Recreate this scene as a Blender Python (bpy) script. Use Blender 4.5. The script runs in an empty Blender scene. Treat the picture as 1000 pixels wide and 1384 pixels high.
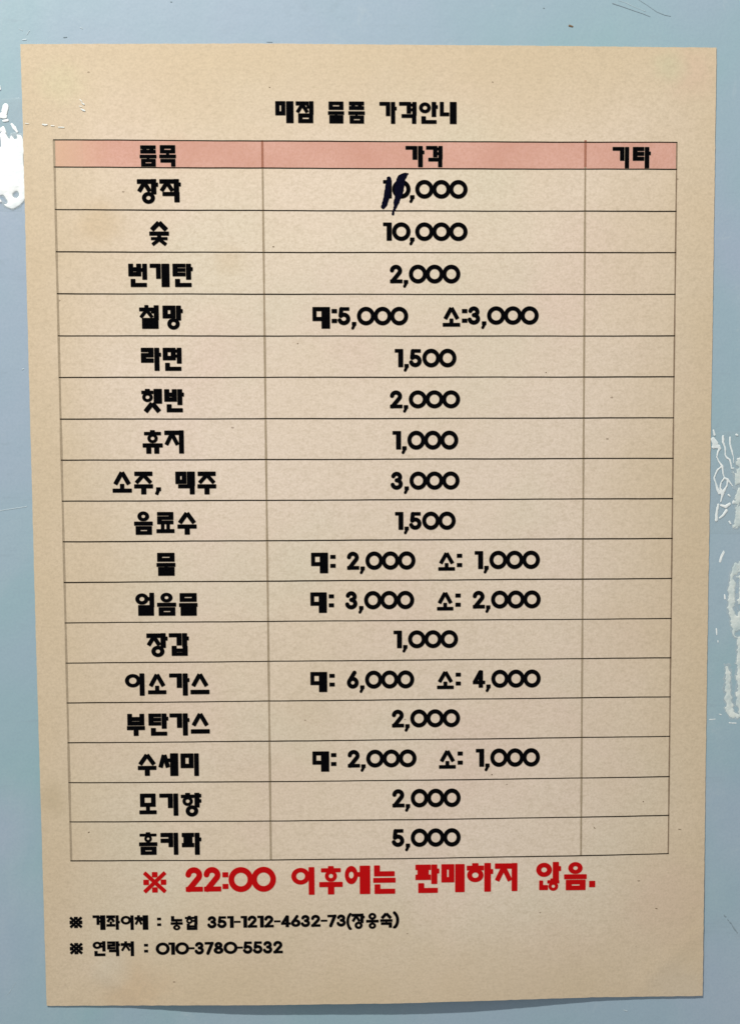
import bpy, math, random
import numpy as np
from mathutils import Vector, Matrix

random.seed(7); np.random.seed(7)
scene = bpy.context.scene
C = scene.collection

# ------------------------------------------------------------------ camera
CAM = np.array([-0.00837817, -0.30412646, 0.02588808])
ROT = (1.51130274, 0.00499434, -0.02362882)
cam_d = bpy.data.cameras.new('camera')
cam = bpy.data.objects.new('camera', cam_d); C.objects.link(cam)
cam.location = CAM; cam.rotation_euler = ROT
cam_d.sensor_fit = 'VERTICAL'; cam_d.angle = math.radians(55)
cam_d.clip_start = 0.01; cam_d.clip_end = 50
scene.camera = cam
scene.render.resolution_x = 739; scene.render.resolution_y = 1024

# ------------------------------------------------------------------ light: one lamp up and to the left, soft room light around
world = bpy.data.worlds.new('World'); scene.world = world; world.use_nodes = True
wb = world.node_tree.nodes['Background']; wb.inputs[0].default_value = (0.97, 1.0, 1.02, 1); wb.inputs[1].default_value = 0.345
ld = bpy.data.lights.new('lamp', 'AREA'); ld.shape = 'DISK'; ld.size = 0.035; ld.energy = 20.5; ld.color = (1.0, 0.97, 0.90)
lo = bpy.data.objects.new('lamp', ld); C.objects.link(lo)
lo.location = (-0.40, -0.60, 1.00); lo.rotation_euler = (Vector(lo.location) - Vector((0, 0, 0))).to_track_quat('Z', 'Y').to_euler()
scene.view_settings.view_transform = 'Standard'; scene.view_settings.look = 'None'
scene.view_settings.exposure = 0.0; scene.view_settings.gamma = 1

# ------------------------------------------------------------------ geometry of the place
# The wall is the plane y = 0, seen from -y.  Positions on the wall were measured on the
# photograph; at() turns such a measurement into a point h metres in front of the wall.
def _rot(rx, ry, rz):
    cx, sx, cy, sy, cz, sz = math.cos(rx), math.sin(rx), math.cos(ry), math.sin(ry), math.cos(rz), math.sin(rz)
    X = np.array([[1, 0, 0], [0, cx, -sx], [0, sx, cx]]); Y = np.array([[cy, 0, sy], [0, 1, 0], [-sy, 0, cy]])
    Z = np.array([[cz, -sz, 0], [sz, cz, 0], [0, 0, 1]]); return Z @ Y @ X
M = _rot(*ROT); F = 692 / math.tan(math.radians(27.5))
def at(x, y, h=0.0):
    x = np.asarray(x, float); y = np.asarray(y, float); h = np.asarray(h, float) + 0 * x
    d = np.stack([(x - 500) / F, -(y - 692) / F, -np.ones_like(x)], -1) @ M.T
    t = (-h - CAM[1]) / d[..., 1]
    return CAM + d * t[..., None]

def sstep(a, b, v):
    t = np.clip((v - a) / (b - a), 0, 1); return t * t * (3 - 2 * t)

LX = [0, 110, 190, 255, 330, 420, 520, 620, 700, 780, 850, 910, 1000]
LH = [.1, .12, .3, 1.5, 2.3, 2.5, 2.6, 2.55, 1.9, 1.0, .42, .34, .3]
_xs = np.linspace(0, 1000, 401); _k = np.exp(-np.linspace(-2.2, 2.2, 41) ** 2); _k /= _k.sum()
_hs = np.convolve(np.pad(np.interp(_xs, LX, LH), 20, mode='edge'), _k, mode='valid')
def paper_h(x, y):                                       # metres the sheet stands off the wall
    x = np.asarray(x, float); y = np.asarray(y, float)
    h = 0.20 + 0.10 * np.sin(x / 118 + 0.6) * np.sin(y / 171 + .4) + 0.05 * np.sin(x / 61 - y / 97) + 0.03 * np.sin(y / 43 + x / 83)
    lift = np.interp(x, _xs, _hs) * (0.25 * sstep(560, 1200, y) + 0.75 * sstep(900, 1400, y) / sstep(900, 1400, 1356.))
    mid = 0.55 * np.exp(-((x - 520) / 330) ** 2) * sstep(120, 480, y) * (1 - sstep(800, 1250, y))
    d1 = (x - 98) * 0.71 + (1350 - y) * -0.71            # corner fold lines, lower left / lower right
    crease = 0.16 * np.exp(-(((x - 150) * .62 - (y - 1322) * .78) / 7) ** 2) * sstep(1270, 1330, y) * (1 - sstep(190, 240, x))
    crease += 0.12 * np.exp(-(((x - 895) * .66 + (y - 1305) * .75) / 8) ** 2) * sstep(840, 880, x)
    return (h + lift + mid + crease) * 1e-3

# ------------------------------------------------------------------ helpers
def mesh_obj(name, V, Fc, mat, parent=None, smooth=False, label=None, cat=None, group=None, kind=None):
    me = bpy.data.meshes.new(name); me.from_pydata([tuple(v) for v in V], [], Fc); me.update()
    if smooth: me.polygons.foreach_set('use_smooth', [True] * len(me.polygons))
    me.materials.append(mat)
    o = bpy.data.objects.new(name, me); C.objects.link(o); o.parent = parent
    tag(o, label, cat, group, kind); return o
def tag(o, label=None, cat=None, group=None, kind=None):
    for k, v in (('label', label), ('category', cat), ('group', group), ('kind', kind)):
        if v: o[k] = v
def empty(name, loc, **kw):
    o = bpy.data.objects.new(name, None); C.objects.link(o); o.location = loc; o.empty_display_size = .02
    tag(o, **kw); return o

def contour(f, step, x0, y0):
    """2-D region f<0 on a grid -> vertices (x,y) and faces: runs of full cells, cut cells at the rim."""
    ny, nx = f.shape; ins = f < 0
    cnt = ins[:-1, :-1].astype(int) + ins[1:, :-1] + ins[:-1, 1:] + ins[1:, 1:]
    V = []; Fc = []; idx = {}
    def vid(x, y):
        k = (round(x * 4096), round(y * 4096))
        if k not in idx: idx[k] = len(V); V.append((x0 + x * step, y0 + y * step))
        return idx[k]
    full = cnt == 4
    for j in range(ny - 1):
        row = full[j]; i = 0
        nz = np.flatnonzero(np.diff(np.concatenate([[0], row.astype(int), [0]])))
        for a, b in zip(nz[::2], nz[1::2]):
            while a < b:
                e = min(b, a + 24); Fc.append((vid(a, j), vid(a, j + 1), vid(e, j + 1), vid(e, j))); a = e
    for j, i in zip(*np.nonzero((cnt > 0) & (cnt < 4))):
        cs = [(i, j), (i, j + 1), (i + 1, j + 1), (i + 1, j)]
        vals = [f[b, a] for a, b in cs]; poly = []
        for k in range(4):
            a, b = cs[k], cs[(k + 1) % 4]; va, vb = vals[k], vals[(k + 1) % 4]
            if va < 0: poly.append(vid(*a))
            if (va < 0) != (vb < 0):
                t = min(max(va / (va - vb), .02), .98); poly.append(vid(a[0] + (b[0] - a[0]) * t, a[1] + (b[1] - a[1]) * t))
        p2 = [p for q, p in enumerate(poly) if p != poly[q - 1]]
        if len(p2) >= 3: Fc.append(tuple(p2))
    return np.array(V), Fc

# ------------------------------------------------------------------ materials
def new_mat(name):
    m = bpy.data.materials.new(name); m.use_nodes = True; nt = m.node_tree
    return m, nt, nt.nodes, nt.links, nt.nodes['Principled BSDF']
def noise(nt, scale, detail=2, rough=.5, vec=None, dist=0):
    n = nt.nodes.new('ShaderNodeTexNoise'); n.inputs['Scale'].default_value = scale
    n.inputs['Detail'].default_value = detail; n.inputs['Roughness'].default_value = rough; n.inputs['Distortion'].default_value = dist
    nt.links.new((vec or coord(nt)), n.inputs['Vector']); return n.outputs['Fac']
def coord(nt, scale=None, off=None):
    t = nt.nodes.new('ShaderNodeTexCoord'); mp = nt.nodes.new('ShaderNodeMapping')
    nt.links.new(t.outputs['Object'], mp.inputs[0])
    if scale: mp.inputs['Scale'].default_value = scale
    if off: mp.inputs['Location'].default_value = off
    return mp.outputs[0]
def ramp(nt, fac, stops):
    r = nt.nodes.new('ShaderNodeValToRGB'); e = r.color_ramp.elements
    while len(e) < len(stops): e.new(.5)
    for q, (p, c) in enumerate(stops): e[q].position = p; e[q].color = (*c, 1) if len(c) == 3 else c
    nt.links.new(fac, r.inputs[0]); return r.outputs[0]
def mix(nt, fac, a, b, mode='MIX'):
    m = nt.nodes.new('ShaderNodeMix'); m.data_type = 'RGBA'; m.blend_type = mode
    for sock, v in ((m.inputs[0], fac), (m.inputs[6], a), (m.inputs[7], b)):
        if isinstance(v, bpy.types.NodeSocket): nt.links.new(v, sock)
        elif isinstance(v, (int, float)): sock.default_value = v
        else: sock.default_value = (*v, 1)
    return m.outputs[2]
def math_n(nt, op, a, b=None):
    m = nt.nodes.new('ShaderNodeMath'); m.operation = op
    for s, v in ((m.inputs[0], a), (m.inputs[1], b)):
        if v is None: continue
        if isinstance(v, (int, float)): s.default_value = v
        else: nt.links.new(v, s)
    return m.outputs[0]
def bump(nt, h, dist, strength=1.0, prev=None):
    b = nt.nodes.new('ShaderNodeBump'); b.inputs['Distance'].default_value = dist; b.inputs['Strength'].default_value = strength
    nt.links.new(h, b.inputs['Height'])
    if prev: nt.links.new(prev, b.inputs['Normal'])
    return b.outputs[0]
def G(v): return (v, v, v)

def paper_tones(nt, base, dark, yellow, pink, green):
    """tinted pulp: broad age blotches, fibres, flecks"""
    c = mix(nt, ramp(nt, noise(nt, 9, 3, .55), [(.35, G(0)), (.7, G(1))]), base, yellow)
    c = mix(nt, ramp(nt, noise(nt, 23, 2, .5, coord(nt, off=(3, 1, 2))), [(.5, G(0)), (.72, G(.55))]), c, pink)
    c = mix(nt, ramp(nt, noise(nt, 19, 2, .5, coord(nt, off=(7, 4, 9))), [(.50, G(0)), (.72, G(.6))]), c, green)
    return c

def make_paper():
    m, nt, N, L, P = new_mat('aged_paper')
    c = paper_tones(nt, (.76, .637, .535), (.48, .38, .28), (.70, .58, .445), (.72, .56, .48), (.655, .61, .47))
    # browned rim: yellowed edges, with the brighter middle also put into the colour
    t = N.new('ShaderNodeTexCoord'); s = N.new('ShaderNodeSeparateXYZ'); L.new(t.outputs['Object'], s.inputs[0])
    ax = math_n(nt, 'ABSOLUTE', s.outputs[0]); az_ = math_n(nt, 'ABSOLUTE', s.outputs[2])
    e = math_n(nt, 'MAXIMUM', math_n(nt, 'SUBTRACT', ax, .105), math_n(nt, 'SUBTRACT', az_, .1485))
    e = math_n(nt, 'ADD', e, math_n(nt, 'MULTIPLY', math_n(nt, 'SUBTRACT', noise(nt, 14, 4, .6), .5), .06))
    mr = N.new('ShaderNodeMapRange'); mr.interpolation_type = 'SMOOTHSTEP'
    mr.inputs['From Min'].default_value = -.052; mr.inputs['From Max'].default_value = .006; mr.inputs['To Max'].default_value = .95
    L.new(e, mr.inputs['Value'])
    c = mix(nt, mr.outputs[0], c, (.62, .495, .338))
    # old damp stains, measured on the sheet: x, y, radius in millimetres, strength
    for qx, qy, qr, qs, qc in ((135, 300, 9, .5, (.60, .45, .28)), (310, 352, 7, .35, (.60, .46, .30)), (72, 1078, 8, .6, (.50, .40, .26)), (180, 1340, 16, .5, (.60, .43, .27)),
                               (935, 95, 11, .4, (.66, .46, .35)), (905, 90, 7, .35, (.52, .55, .36)), (85, 110, 10, .4, (.60, .56, .35)), (900, 1215, 22, .3, (.62, .44, .34)), (420, 960, 14, .25, (.58, .49, .36)),
                               (150, 1310, 9, .35, (.62, .58, .48)), (915, 1325, 12, .4, (.58, .50, .40)), (240, 205, 9, .3, (.64, .42, .30))):
        w = at(float(qx), float(qy)); vm = N.new('ShaderNodeVectorMath'); vm.operation = 'DISTANCE'
        L.new(coord(nt), vm.inputs[0]); vm.inputs[1].default_value = (w[0] - 0.0, 0, w[2])
        dd = math_n(nt, 'ADD', vm.outputs['Value'], math_n(nt, 'MULTIPLY', math_n(nt, 'SUBTRACT', noise(nt, 70, 4, .6), .5), qr * .0012))
        mq = N.new('ShaderNodeMapRange'); mq.interpolation_type = 'SMOOTHSTEP'; L.new(dd, mq.inputs['Value'])
        mq.inputs['From Min'].default_value = qr * .0010; mq.inputs['From Max'].default_value = qr * .00015; mq.inputs['To Max'].default_value = qs
        c = mix(nt, mq.outputs[0], c, qc)
    dark = (.43, .345, .235)
    c = mix(nt, ramp(nt, noise(nt, 1500, 3, .7), [(.30, G(.38)), (.62, G(0))]), c, dark)
    c = mix(nt, ramp(nt, noise(nt, 420, 4, .75, coord(nt, scale=(1, 1, 2.2), off=(1, 5, 2))), [(.30, G(.30)), (.52, G(0))]), c, dark)
    # sparse dark flecks of recycled pulp
    v = N.new('ShaderNodeTexVoronoi'); v.inputs['Scale'].default_value = 95; v.inputs['Randomness'].default_value = 1
    L.new(coord(nt, scale=(1, .2, 1.6)), v.inputs['Vector'])
    near = math_n(nt, 'LESS_THAN', v.outputs['Distance'], .045)
    sv = N.new('ShaderNodeSeparateColor'); L.new(v.outputs['Color'], sv.inputs[0])
    pick = math_n(nt, 'GREATER_THAN', sv.outputs[0], .80)
    c = mix(nt, math_n(nt, 'MULTIPLY', math_n(nt, 'MULTIPLY', near, pick), .55), c, (.16, .10, .06))
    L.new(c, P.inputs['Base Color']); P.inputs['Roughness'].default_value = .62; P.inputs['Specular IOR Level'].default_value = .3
    b = bump(nt, noise(nt, 900, 4, .6), .00004, .8)
    b = bump(nt, noise(nt, 60, 3, .5), .00018, .7, b)
    L.new(b, P.inputs['Normal']); return m
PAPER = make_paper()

def make_wall():
    m, nt, N, L, P = new_mat('pale_blue_paint')
    c = mix(nt, ramp(nt, noise(nt, 9, 3, .6), [(.36, G(0)), (.66, G(1))]), (.325, .415, .51), (.275, .43, .465))
    c = mix(nt, ramp(nt, noise(nt, 16, 2, .5, coord(nt, off=(4, 0, 8))), [(.48, G(0)), (.72, G(.75))]), c, (.355, .405, .53))
    c = mix(nt, ramp(nt, noise(nt, 14, 5, .7, coord(nt, off=(9, 0, 3), scale=(1, 1, .5)), .6), [(.50, G(0)), (.75, G(.35))]), c, (.46, .53, .58))
    c = mix(nt, ramp(nt, noise(nt, 1300, 2, .6), [(.3, G(.25)), (.6, G(0))]), c, (.24, .34, .43))
    c = mix(nt, ramp(nt, noise(nt, 70, 5, .75, coord(nt, off=(2, 0, 6), scale=(.35, 1, 1.6)), 1.2), [(.60, G(0)), (.74, G(.4))]), c, (.25, .32, .38))
    c = mix(nt, ramp(nt, noise(nt, 38, 6, .8, coord(nt, off=(12, 0, 1)), 2.0), [(.60, G(0)), (.72, G(.42))]), c, (.42, .50, .55))
    L.new(c, P.inputs['Base Color'])
    r = N.new('ShaderNodeMapRange'); L.new(noise(nt, 30, 4, .6), r.inputs[0]); r.inputs['To Min'].default_value = .38; r.inputs['To Max'].default_value = .6
    L.new(r.outputs[0], P.inputs['Roughness'])
    b = bump(nt, noise(nt, 240, 3, .55), .00012, .5)
    b = bump(nt, noise(nt, 18, 3, .5, coord(nt, scale=(1, 1, .35))), .0012, .5, b)
    L.new(b, P.inputs['Normal']); return m
WALL = make_wall()

def make_ink(name, col, wear, rough=.5):
    m, nt, N, L, P = new_mat(name)
    c = mix(nt, ramp(nt, noise(nt, 1800, 3, .7), [(.35, G(0)), (.75, G(1))]), col, wear)
    L.new(c, P.inputs['Base Color']); P.inputs['Roughness'].default_value = rough; P.inputs['Specular IOR Level'].default_value = 0
    return m
BLACK = make_ink('black_print', (.0015, .0015, .002), (.004, .004, .005), .9)
RED = make_ink('red_print', (.49, .005, .006), (.42, .007, .008), .7)
LINE = make_ink('fine_black_line', (.014, .011, .007), (.04, .03, .02), .8)
RULE = make_ink('faded_brown_line', (.40, .32, .225), (.29, .225, .155), .7)
RULE_D = make_ink('dark_brown_line', (.22, .16, .11), (.30, .22, .15), .7)
RULE_R = make_ink('faded_red_line', (.38, .17, .115), (.30, .13, .09), .7)
BLEED = make_ink('ink_bleed', (.16, .13, .10), (.28, .23, .17), .9)
BLEED_R = make_ink('red_ink_bleed', (.60, .12, .09), (.60, .22, .16), .9)
PEN = make_ink('dark_blue_marker', (.003, .003, .008), (.005, .005, .018), .3)
HAIR = make_ink('grey_mark', (.22, .28, .32), (.28, .36, .41), .5)

def make_pink():
    m, nt, N, L, P = new_mat('pink_print')
    c = mix(nt, ramp(nt, noise(nt, 30, 3, .6), [(.35, G(0)), (.7, G(1))]), (.66, .385, .315), (.57, .30, .235))
    c = mix(nt, ramp(nt, noise(nt, 1500, 3, .7), [(.30, G(.5)), (.62, G(0))]), c, (.50, .25, .17))
    t = N.new('ShaderNodeTexCoord'); s = N.new('ShaderNodeSeparateXYZ'); L.new(t.outputs['Object'], s.inputs[0])
    mr = N.new('ShaderNodeMapRange'); mr.interpolation_type = 'SMOOTHSTEP'    # faded print at the left end
    mr.inputs['From Min'].default_value = -.075; mr.inputs['From Max'].default_value = -.1; mr.inputs['To Max'].default_value = .75
    L.new(s.outputs[0], mr.inputs['Value'])
    c = mix(nt, mr.outputs[0], c, (.63, .42, .275))
    L.new(c, P.inputs['Base Color']); P.inputs['Roughness'].default_value = .65; P.inputs['Specular IOR Level'].default_value = .2
    L.new(bump(nt, noise(nt, 900, 4, .6), .00004, .8), P.inputs['Normal']); return m
PINK = make_pink()

def make_film(name, body, tint, rough, bumpd, bscale=70):
    """clear tape: a see-through film with a little milky body and a glossy face"""
    m, nt, N, L, P = new_mat(name)
    P.inputs['Base Color'].default_value = (*tint, 1); P.inputs['Roughness'].default_value = rough
    b = bump(nt, noise(nt, bscale, 3, .55, None, .8), bumpd, 1.0); L.new(b, P.inputs['Normal'])
    P.inputs['Alpha'].default_value = body
    al = ramp(nt, noise(nt, 45, 4, .6, coord(nt, off=(2, 2, 2))), [(.35, G(body * .5)), (.7, G(body * 1.5))])
    L.new(al, P.inputs['Alpha'])
    return m
FILM = make_film('clear_tape_film', .16, (.55, .66, .70), .22, .0008)
FILM_P = make_film('clear_tape_on_paper', .04, (.75, .68, .55), .15, .0002)
def make_milky(name, c1, c2, rough, alpha, spec=.5):
    m, nt, N, L, P = new_mat(name)
    c = mix(nt, ramp(nt, noise(nt, 260, 4, .6), [(.35, G(0)), (.65, G(1))]), c1, c2)
    L.new(c, P.inputs['Base Color']); P.inputs['Roughness'].default_value = rough; P.inputs['Alpha'].default_value = alpha
    P.inputs['Specular IOR Level'].default_value = spec
    L.new(bump(nt, noise(nt, 300, 3, .6), .0003, .6), P.inputs['Normal']); return m
WHITE = make_milky('white_tape_glare', (.93, .95, .95), (.86, .92, .95), .22, 1, .8)  # near-white colour stands in for tape glare; wrinkles share it
MILK = make_milky('milky_wrinkle_and_glint', (.90, .93, .92), (.74, .81, .82), .25, .9, .9)
HAZY = make_milky('thin_milky_fringe', (.66, .74, .77), (.50, .60, .65), .4, .42)
GLUE = make_milky('dried_glue', (.78, .83, .79), (.52, .62, .63), .45, .9)

# ------------------------------------------------------------------ the wall
def wall_mesh():
    a, b, T = 1.1, 1.1, .02
    V = [(-a, 0, -b), (a, 0, -b), (a, 0, b), (-a, 0, b), (-a, T, -b), (a, T, -b), (a, T, b), (-a, T, b)]
    return V, [(0, 1, 2, 3), (4, 7, 6, 5), (0, 4, 5, 1), (1, 5, 6, 2), (2, 6, 7, 3), (3, 7, 4, 0)]
wall = mesh_obj('wall', *wall_mesh(), WALL, kind='structure', label='pale blue painted wall behind the price list', )

# ------------------------------------------------------------------ the sheet of paper
root = empty('price_list', (0, -.0002, -.1485), label='aged cream paper price list printed in Korean, taped to the pale blue wall', cat='notice')
def put(o):                                            # child of the sheet, geometry given in world space
    o.parent = root; o.matrix_parent_inverse = Matrix.Translation(-Vector(root.location))
    return o
# outline of the sheet, measured: left, right, top and bottom edge
def left_x(v):   return np.interp(v, [0, .08, .3, .6, 1], [28, 31.2, 38.2, 48.4, 63.5])
def right_x(v):  return np.interp(v, [0, .3, .65, 1], [967.8, 962.3, 955.0, 949])
def top_y(u):    return np.interp(u, [0, .35, .7, 1], [59.5, 58.8, 61.5, 64.3])
def bot_y(u):    return np.interp(u, [0, .12, .32, .55, .83, 1], [1359.5, 1359.0, 1358.7, 1355.9, 1348.0, 1346])
def sheet_xy(u, v):
    x = left_x(v) * (1 - u) + right_x(v) * u; y = top_y(u) * (1 - v) + bot_y(u) * v
    return x, y
NU, NV = 130, 180
u, v = np.meshgrid(np.linspace(0, 1, NU + 1), np.linspace(0, 1, NV + 1))
sx, sy = sheet_xy(u, v)
jag = np.random.rand(NV + 1, NU + 1) - .5              # faintly rough cut edges
edge = (u == 0) | (u == 1) | (v == 0) | (v == 1)
sx = sx + edge * jag * .5; sy = sy + edge * jag[::-1] * .5
ph = paper_h(sx, sy)
front = at(sx, sy, ph).reshape(-1, 3)
back = front + np.array([0, .00011, 0])
n1 = NU + 1; Fc = []
for j in range(NV):
    for i in range(NU):
        a = j * n1 + i; Fc.append((a, a + n1, a + n1 + 1, a + 1))
nf = len(front); Fc += [tuple(q + nf for q in f[::-1]) for f in Fc]
rim = [i for i in range(n1)] + [j * n1 + NU for j in range(1, NV + 1)] + [NV * n1 + i for i in range(NU - 1, -1, -1)] + [j * n1 for j in range(NV - 1, 0, -1)]
m = len(rim); rimv = np.concatenate([front[rim], back[rim]]); b0 = 2 * nf
for k in range(m): Fc.append((b0 + k, b0 + (k + 1) % m, b0 + m + (k + 1) % m, b0 + m + k))
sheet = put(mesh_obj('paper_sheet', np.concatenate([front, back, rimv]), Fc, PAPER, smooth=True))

def on_paper(P2, off):                                  # print lies on the curved sheet
    P2 = np.asarray(P2, float); return at(P2[:, 0], P2[:, 1], paper_h(P2[:, 0], P2[:, 1]) + off)

# ------------------------------------------------------------------ table
ROW_L = [188.9, 225.7, 283.3, 340.3, 397.0, 453.8, 510.0, 566.5, 622.0, 677.4, 732.3, 787.2, 841.8, 896.3, 950.2, 1004.0, 1057.8, 1110.6, 1163.3]
ROW_R = [192.4, 228.7, 285.5, 341.3, 397.7, 454.0, 509.3, 564.6, 619.3, 673.8, 727.6, 781.8, 836.0, 889.0, 941.7, 995.0, 1049.4, 1101.8, 1153.6]
def col_x(k, y):
    a, b = [(73.3, 96.6), (354.6, 366.3), (790.8, 784.7), (914.2, 902.4)][k]
    return a + (b - a) * (np.asarray(y, float) - 189) / (1160 - 189)
def row_y(r, x):
    yl, yr = ROW_L[r], ROW_R[r]; x = np.asarray(x, float); t = (x - 85) / (908 - 85)
    bow = 2.5 * sstep(900, 1170, yl) * np.sin(math.pi * np.clip(t, 0, 1)) ** .8
    bow = bow + (1 - sstep(225, 700, yl)) * .5 * np.sin(math.pi * t)
    return yl + (yr - yl) * t + bow
def ribbon(xc, yc, wx, wy, off):
    a = np.stack([xc - wx, yc - wy], 1); b = np.stack([xc + wx, yc + wy], 1); n = len(xc)
    V = on_paper(np.concatenate([a, b]), off)
    return V, [(i, i + n, i + n + 1, i + 1) for i in range(n - 1)]
# pink band behind the header row
xs = np.linspace(0, 1, 60); V = []; Fc = []
for q in range(7):
    xx = col_x(0, 205) + (col_x(3, 205) - col_x(0, 205)) * xs
    V.append(np.stack([xx, row_y(0, xx) + (row_y(1, xx) - row_y(0, xx)) * q / 6], 1))
V = on_paper(np.concatenate(V), 2e-5)
for q in range(6):
    for i in range(59): Fc.append((q * 60 + i, (q + 1) * 60 + i, (q + 1) * 60 + i + 1, q * 60 + i + 1))
HB = put(mesh_obj('header_band', V, Fc, PINK, label='faded pink band behind the three column headings'))
for k, (w, mat) in enumerate([(1.45, RULE), (1.4, RULE), (1.3, RULE), (1.0, RULE_D)]):
    yy = np.linspace(row_y(0, col_x(k, 190)), row_y(18, col_x(k, 1160)), 150)
    xx = col_x(k, yy); ww = w * (1 + .10 * np.sin(yy / 23) + .06 * np.random.randn(150))
    put(mesh_obj('vertical_rule', *ribbon(xx, yy, ww, 0 * ww, 3.5e-5), mat))
for k in (1, 2):
    yy = np.linspace(189.5, 226, 12); xx = col_x(k, yy)
    put(mesh_obj('header_rule', *ribbon(xx, yy, 1.6 + 0 * yy, 0 * yy, 4.2e-5), RULE_R))
for r in range(19):
    x0 = col_x(0, ROW_L[r]) - 1.0; x1 = col_x(3, ROW_R[r]) + .8
    xx = np.linspace(x0, x1, 170); yy = row_y(r, xx) + .12 * np.sin(xx / 37 + r) + .06 * np.sin(xx / 9 + 2 * r)
    w = .78 if r < 12 else .68
    ww = w * (1 + .07 * np.sin(xx / 51 + r * 1.7))
    put(mesh_obj('horizontal_rule', *ribbon(xx, yy, 0 * ww, ww, 5e-5), LINE))

# ------------------------------------------------------------------ lettering: stroke shapes -> distance field -> outline mesh
def d_box(X, Y, x0, y0, x1, y1, r=.5):
    cx, cy, hx, hy = (x0 + x1) / 2, (y0 + y1) / 2, abs(x1 - x0) / 2 - r, abs(y1 - y0) / 2 - r
    qx = np.abs(X - cx) - hx; qy = np.abs(Y - cy) - hy
    return np.hypot(np.maximum(qx, 0), np.maximum(qy, 0)) + np.minimum(np.maximum(qx, qy), 0) - r
def d_seg(X, Y, x0, y0, x1, y1, t, butt=True):
    dx, dy = x1 - x0, y1 - y0; L_ = math.hypot(dx, dy) or 1e-6; ux, uy = dx / L_, dy / L_
    a = (X - x0) * ux + (Y - y0) * uy; b = (X - x0) * -uy + (Y - y0) * ux
    if butt: return d_box(a, b, 0, -t, L_, t, min(.5, t * .5))
    aa = a - np.clip(a, 0, L_); return np.hypot(aa, b) - t
def d_ring(X, Y, cx, cy, rx, ry, t):
    k = np.hypot((X - cx) / rx, (Y - cy) / ry); s = (rx + ry) / 2
    return np.abs(k - 1) * s - t

# every glyph is a list of strokes in a 100 x 100 box
TH, TV = 15.5, 22
def cons(ch, x0, y0, x1, y1, tv=TV, th=TH):
    w, h = x1 - x0, y1 - y0; S = []
    nb = {'ㄱ': 1, 'ㄴ': 1, 'ㄷ': 2, 'ㄹ': 3, 'ㅁ': 2, 'ㅂ': 2.4, 'ㅅ': 1, 'ㅇ': 2, 'ㅈ': 2, 'ㅊ': 3, 'ㅋ': 2, 'ㅌ': 3, 'ㅍ': 2, 'ㅎ': 3}[ch]
    T = min(th + 1.5, h / (nb + max(nb - 1, 0) * (.05 if ch == 'ㄹ' and y0 > 50 else .52 if ch in 'ㅁㅂ' else .36))) if nb > 1 else th
    V = min(tv + 2, w * .40)
    H = lambda a, b, y: S.append(('b', a, y, b, y + T))
    Vb = lambda x, a, b: S.append(('b', x, a, x + V, b))
    def siot(a, b, ya, yb, t=TH * 1.08):
        c = (a + b) / 2; k = t * .52
        S.append(('l', c - 1, ya + k * .6, a + k, yb - k * .25, t)); S.append(('l', c + 1, ya + k * .6, b - k, yb - k * .25, t))
    if ch == 'ㄱ': H(x0, x1, y0); Vb(x1 - V, y0, y1)
    elif ch == 'ㅋ': H(x0, x1, y0); Vb(x1 - V, y0, y1); H(x0, x1, y0 + h * .42)
    elif ch == 'ㄴ': Vb(x0, y0, y1); H(x0, x1, y1 - T)
    elif ch == 'ㄷ': H(x0, x1, y0); Vb(x0, y0, y1); H(x0, x1, y1 - T)
    elif ch == 'ㅌ': H(x0, x1, y0); Vb(x0, y0, y1); H(x0, x1, y1 - T); H(x0, x1, (y0 + y1 - T) / 2)
    elif ch == 'ㄹ':
        m = (y0 + y1 - T) / 2; H(x0, x1, y0); H(x0, x1, m); H(x0, x1, y1 - T)
        Vb(x1 - V, y0, m + T); Vb(x0, m, y1)
    elif ch == 'ㅁ': H(x0, x1, y0); H(x0, x1, y1 - T); Vb(x0, y0, y1); Vb(x1 - V, y0, y1)
    elif ch == 'ㅂ': H(x0, x1, y1 - T); H(x0, x1, y0 + (h - T) * .42); Vb(x0, y0, y1); Vb(x1 - V, y0, y1)
    elif ch == 'ㅍ': H(x0, x1, y0); H(x0, x1, y1 - T); Vb(x0 + w * .14, y0, y1); Vb(x1 - V - w * .14, y0, y1)
    elif ch == 'ㅅ': siot(x0, x1, y0, y1, TH * (1.22 if h > 45 else 1.3))
    elif ch == 'ㅈ': H(x0, x1, y0); siot(x0, x1, y0 + T * .55, y1)
    elif ch == 'ㅊ':
        c = (x0 + x1) / 2; S.append(('b', c - 9, y0 - 2, c + 9, y0 + T * .8)); H(x0, x1, y0 + T * .62); siot(x0, x1, y0 + T * 1.1, y1, TH * .9)
    elif ch == 'ㅇ':
        t = min(TH * 1.02, min(w, h) * .36); S.append(('r', (x0 + x1) / 2, (y0 + y1) / 2, w / 2, h / 2, t))
    elif ch == 'ㅎ':
        c = (x0 + x1) / 2; T *= .85; S.append(('b', c - 11, y0 - 1, c + 11, y0 + T)); H(x0, x1, y0 + T * .55)
        yy = y0 + T * 1.15; rr = min(w * .47, (y1 - yy) * .62); S.append(('r', c, (yy + y1) / 2, rr, (y1 - yy) / 2, min(TH, (y1 - yy) * .30)))
    return S
CHO = 'ㄱㄲㄴㄷㄸㄹㅁㅂㅃㅅㅆㅇㅈㅉㅊㅋㅌㅍㅎ'
JUNG = 'ㅏㅐㅑㅒㅓㅔㅕㅖㅗㅘㅙㅚㅛㅜㅝㅞㅟㅠㅡㅢㅣ'
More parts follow.
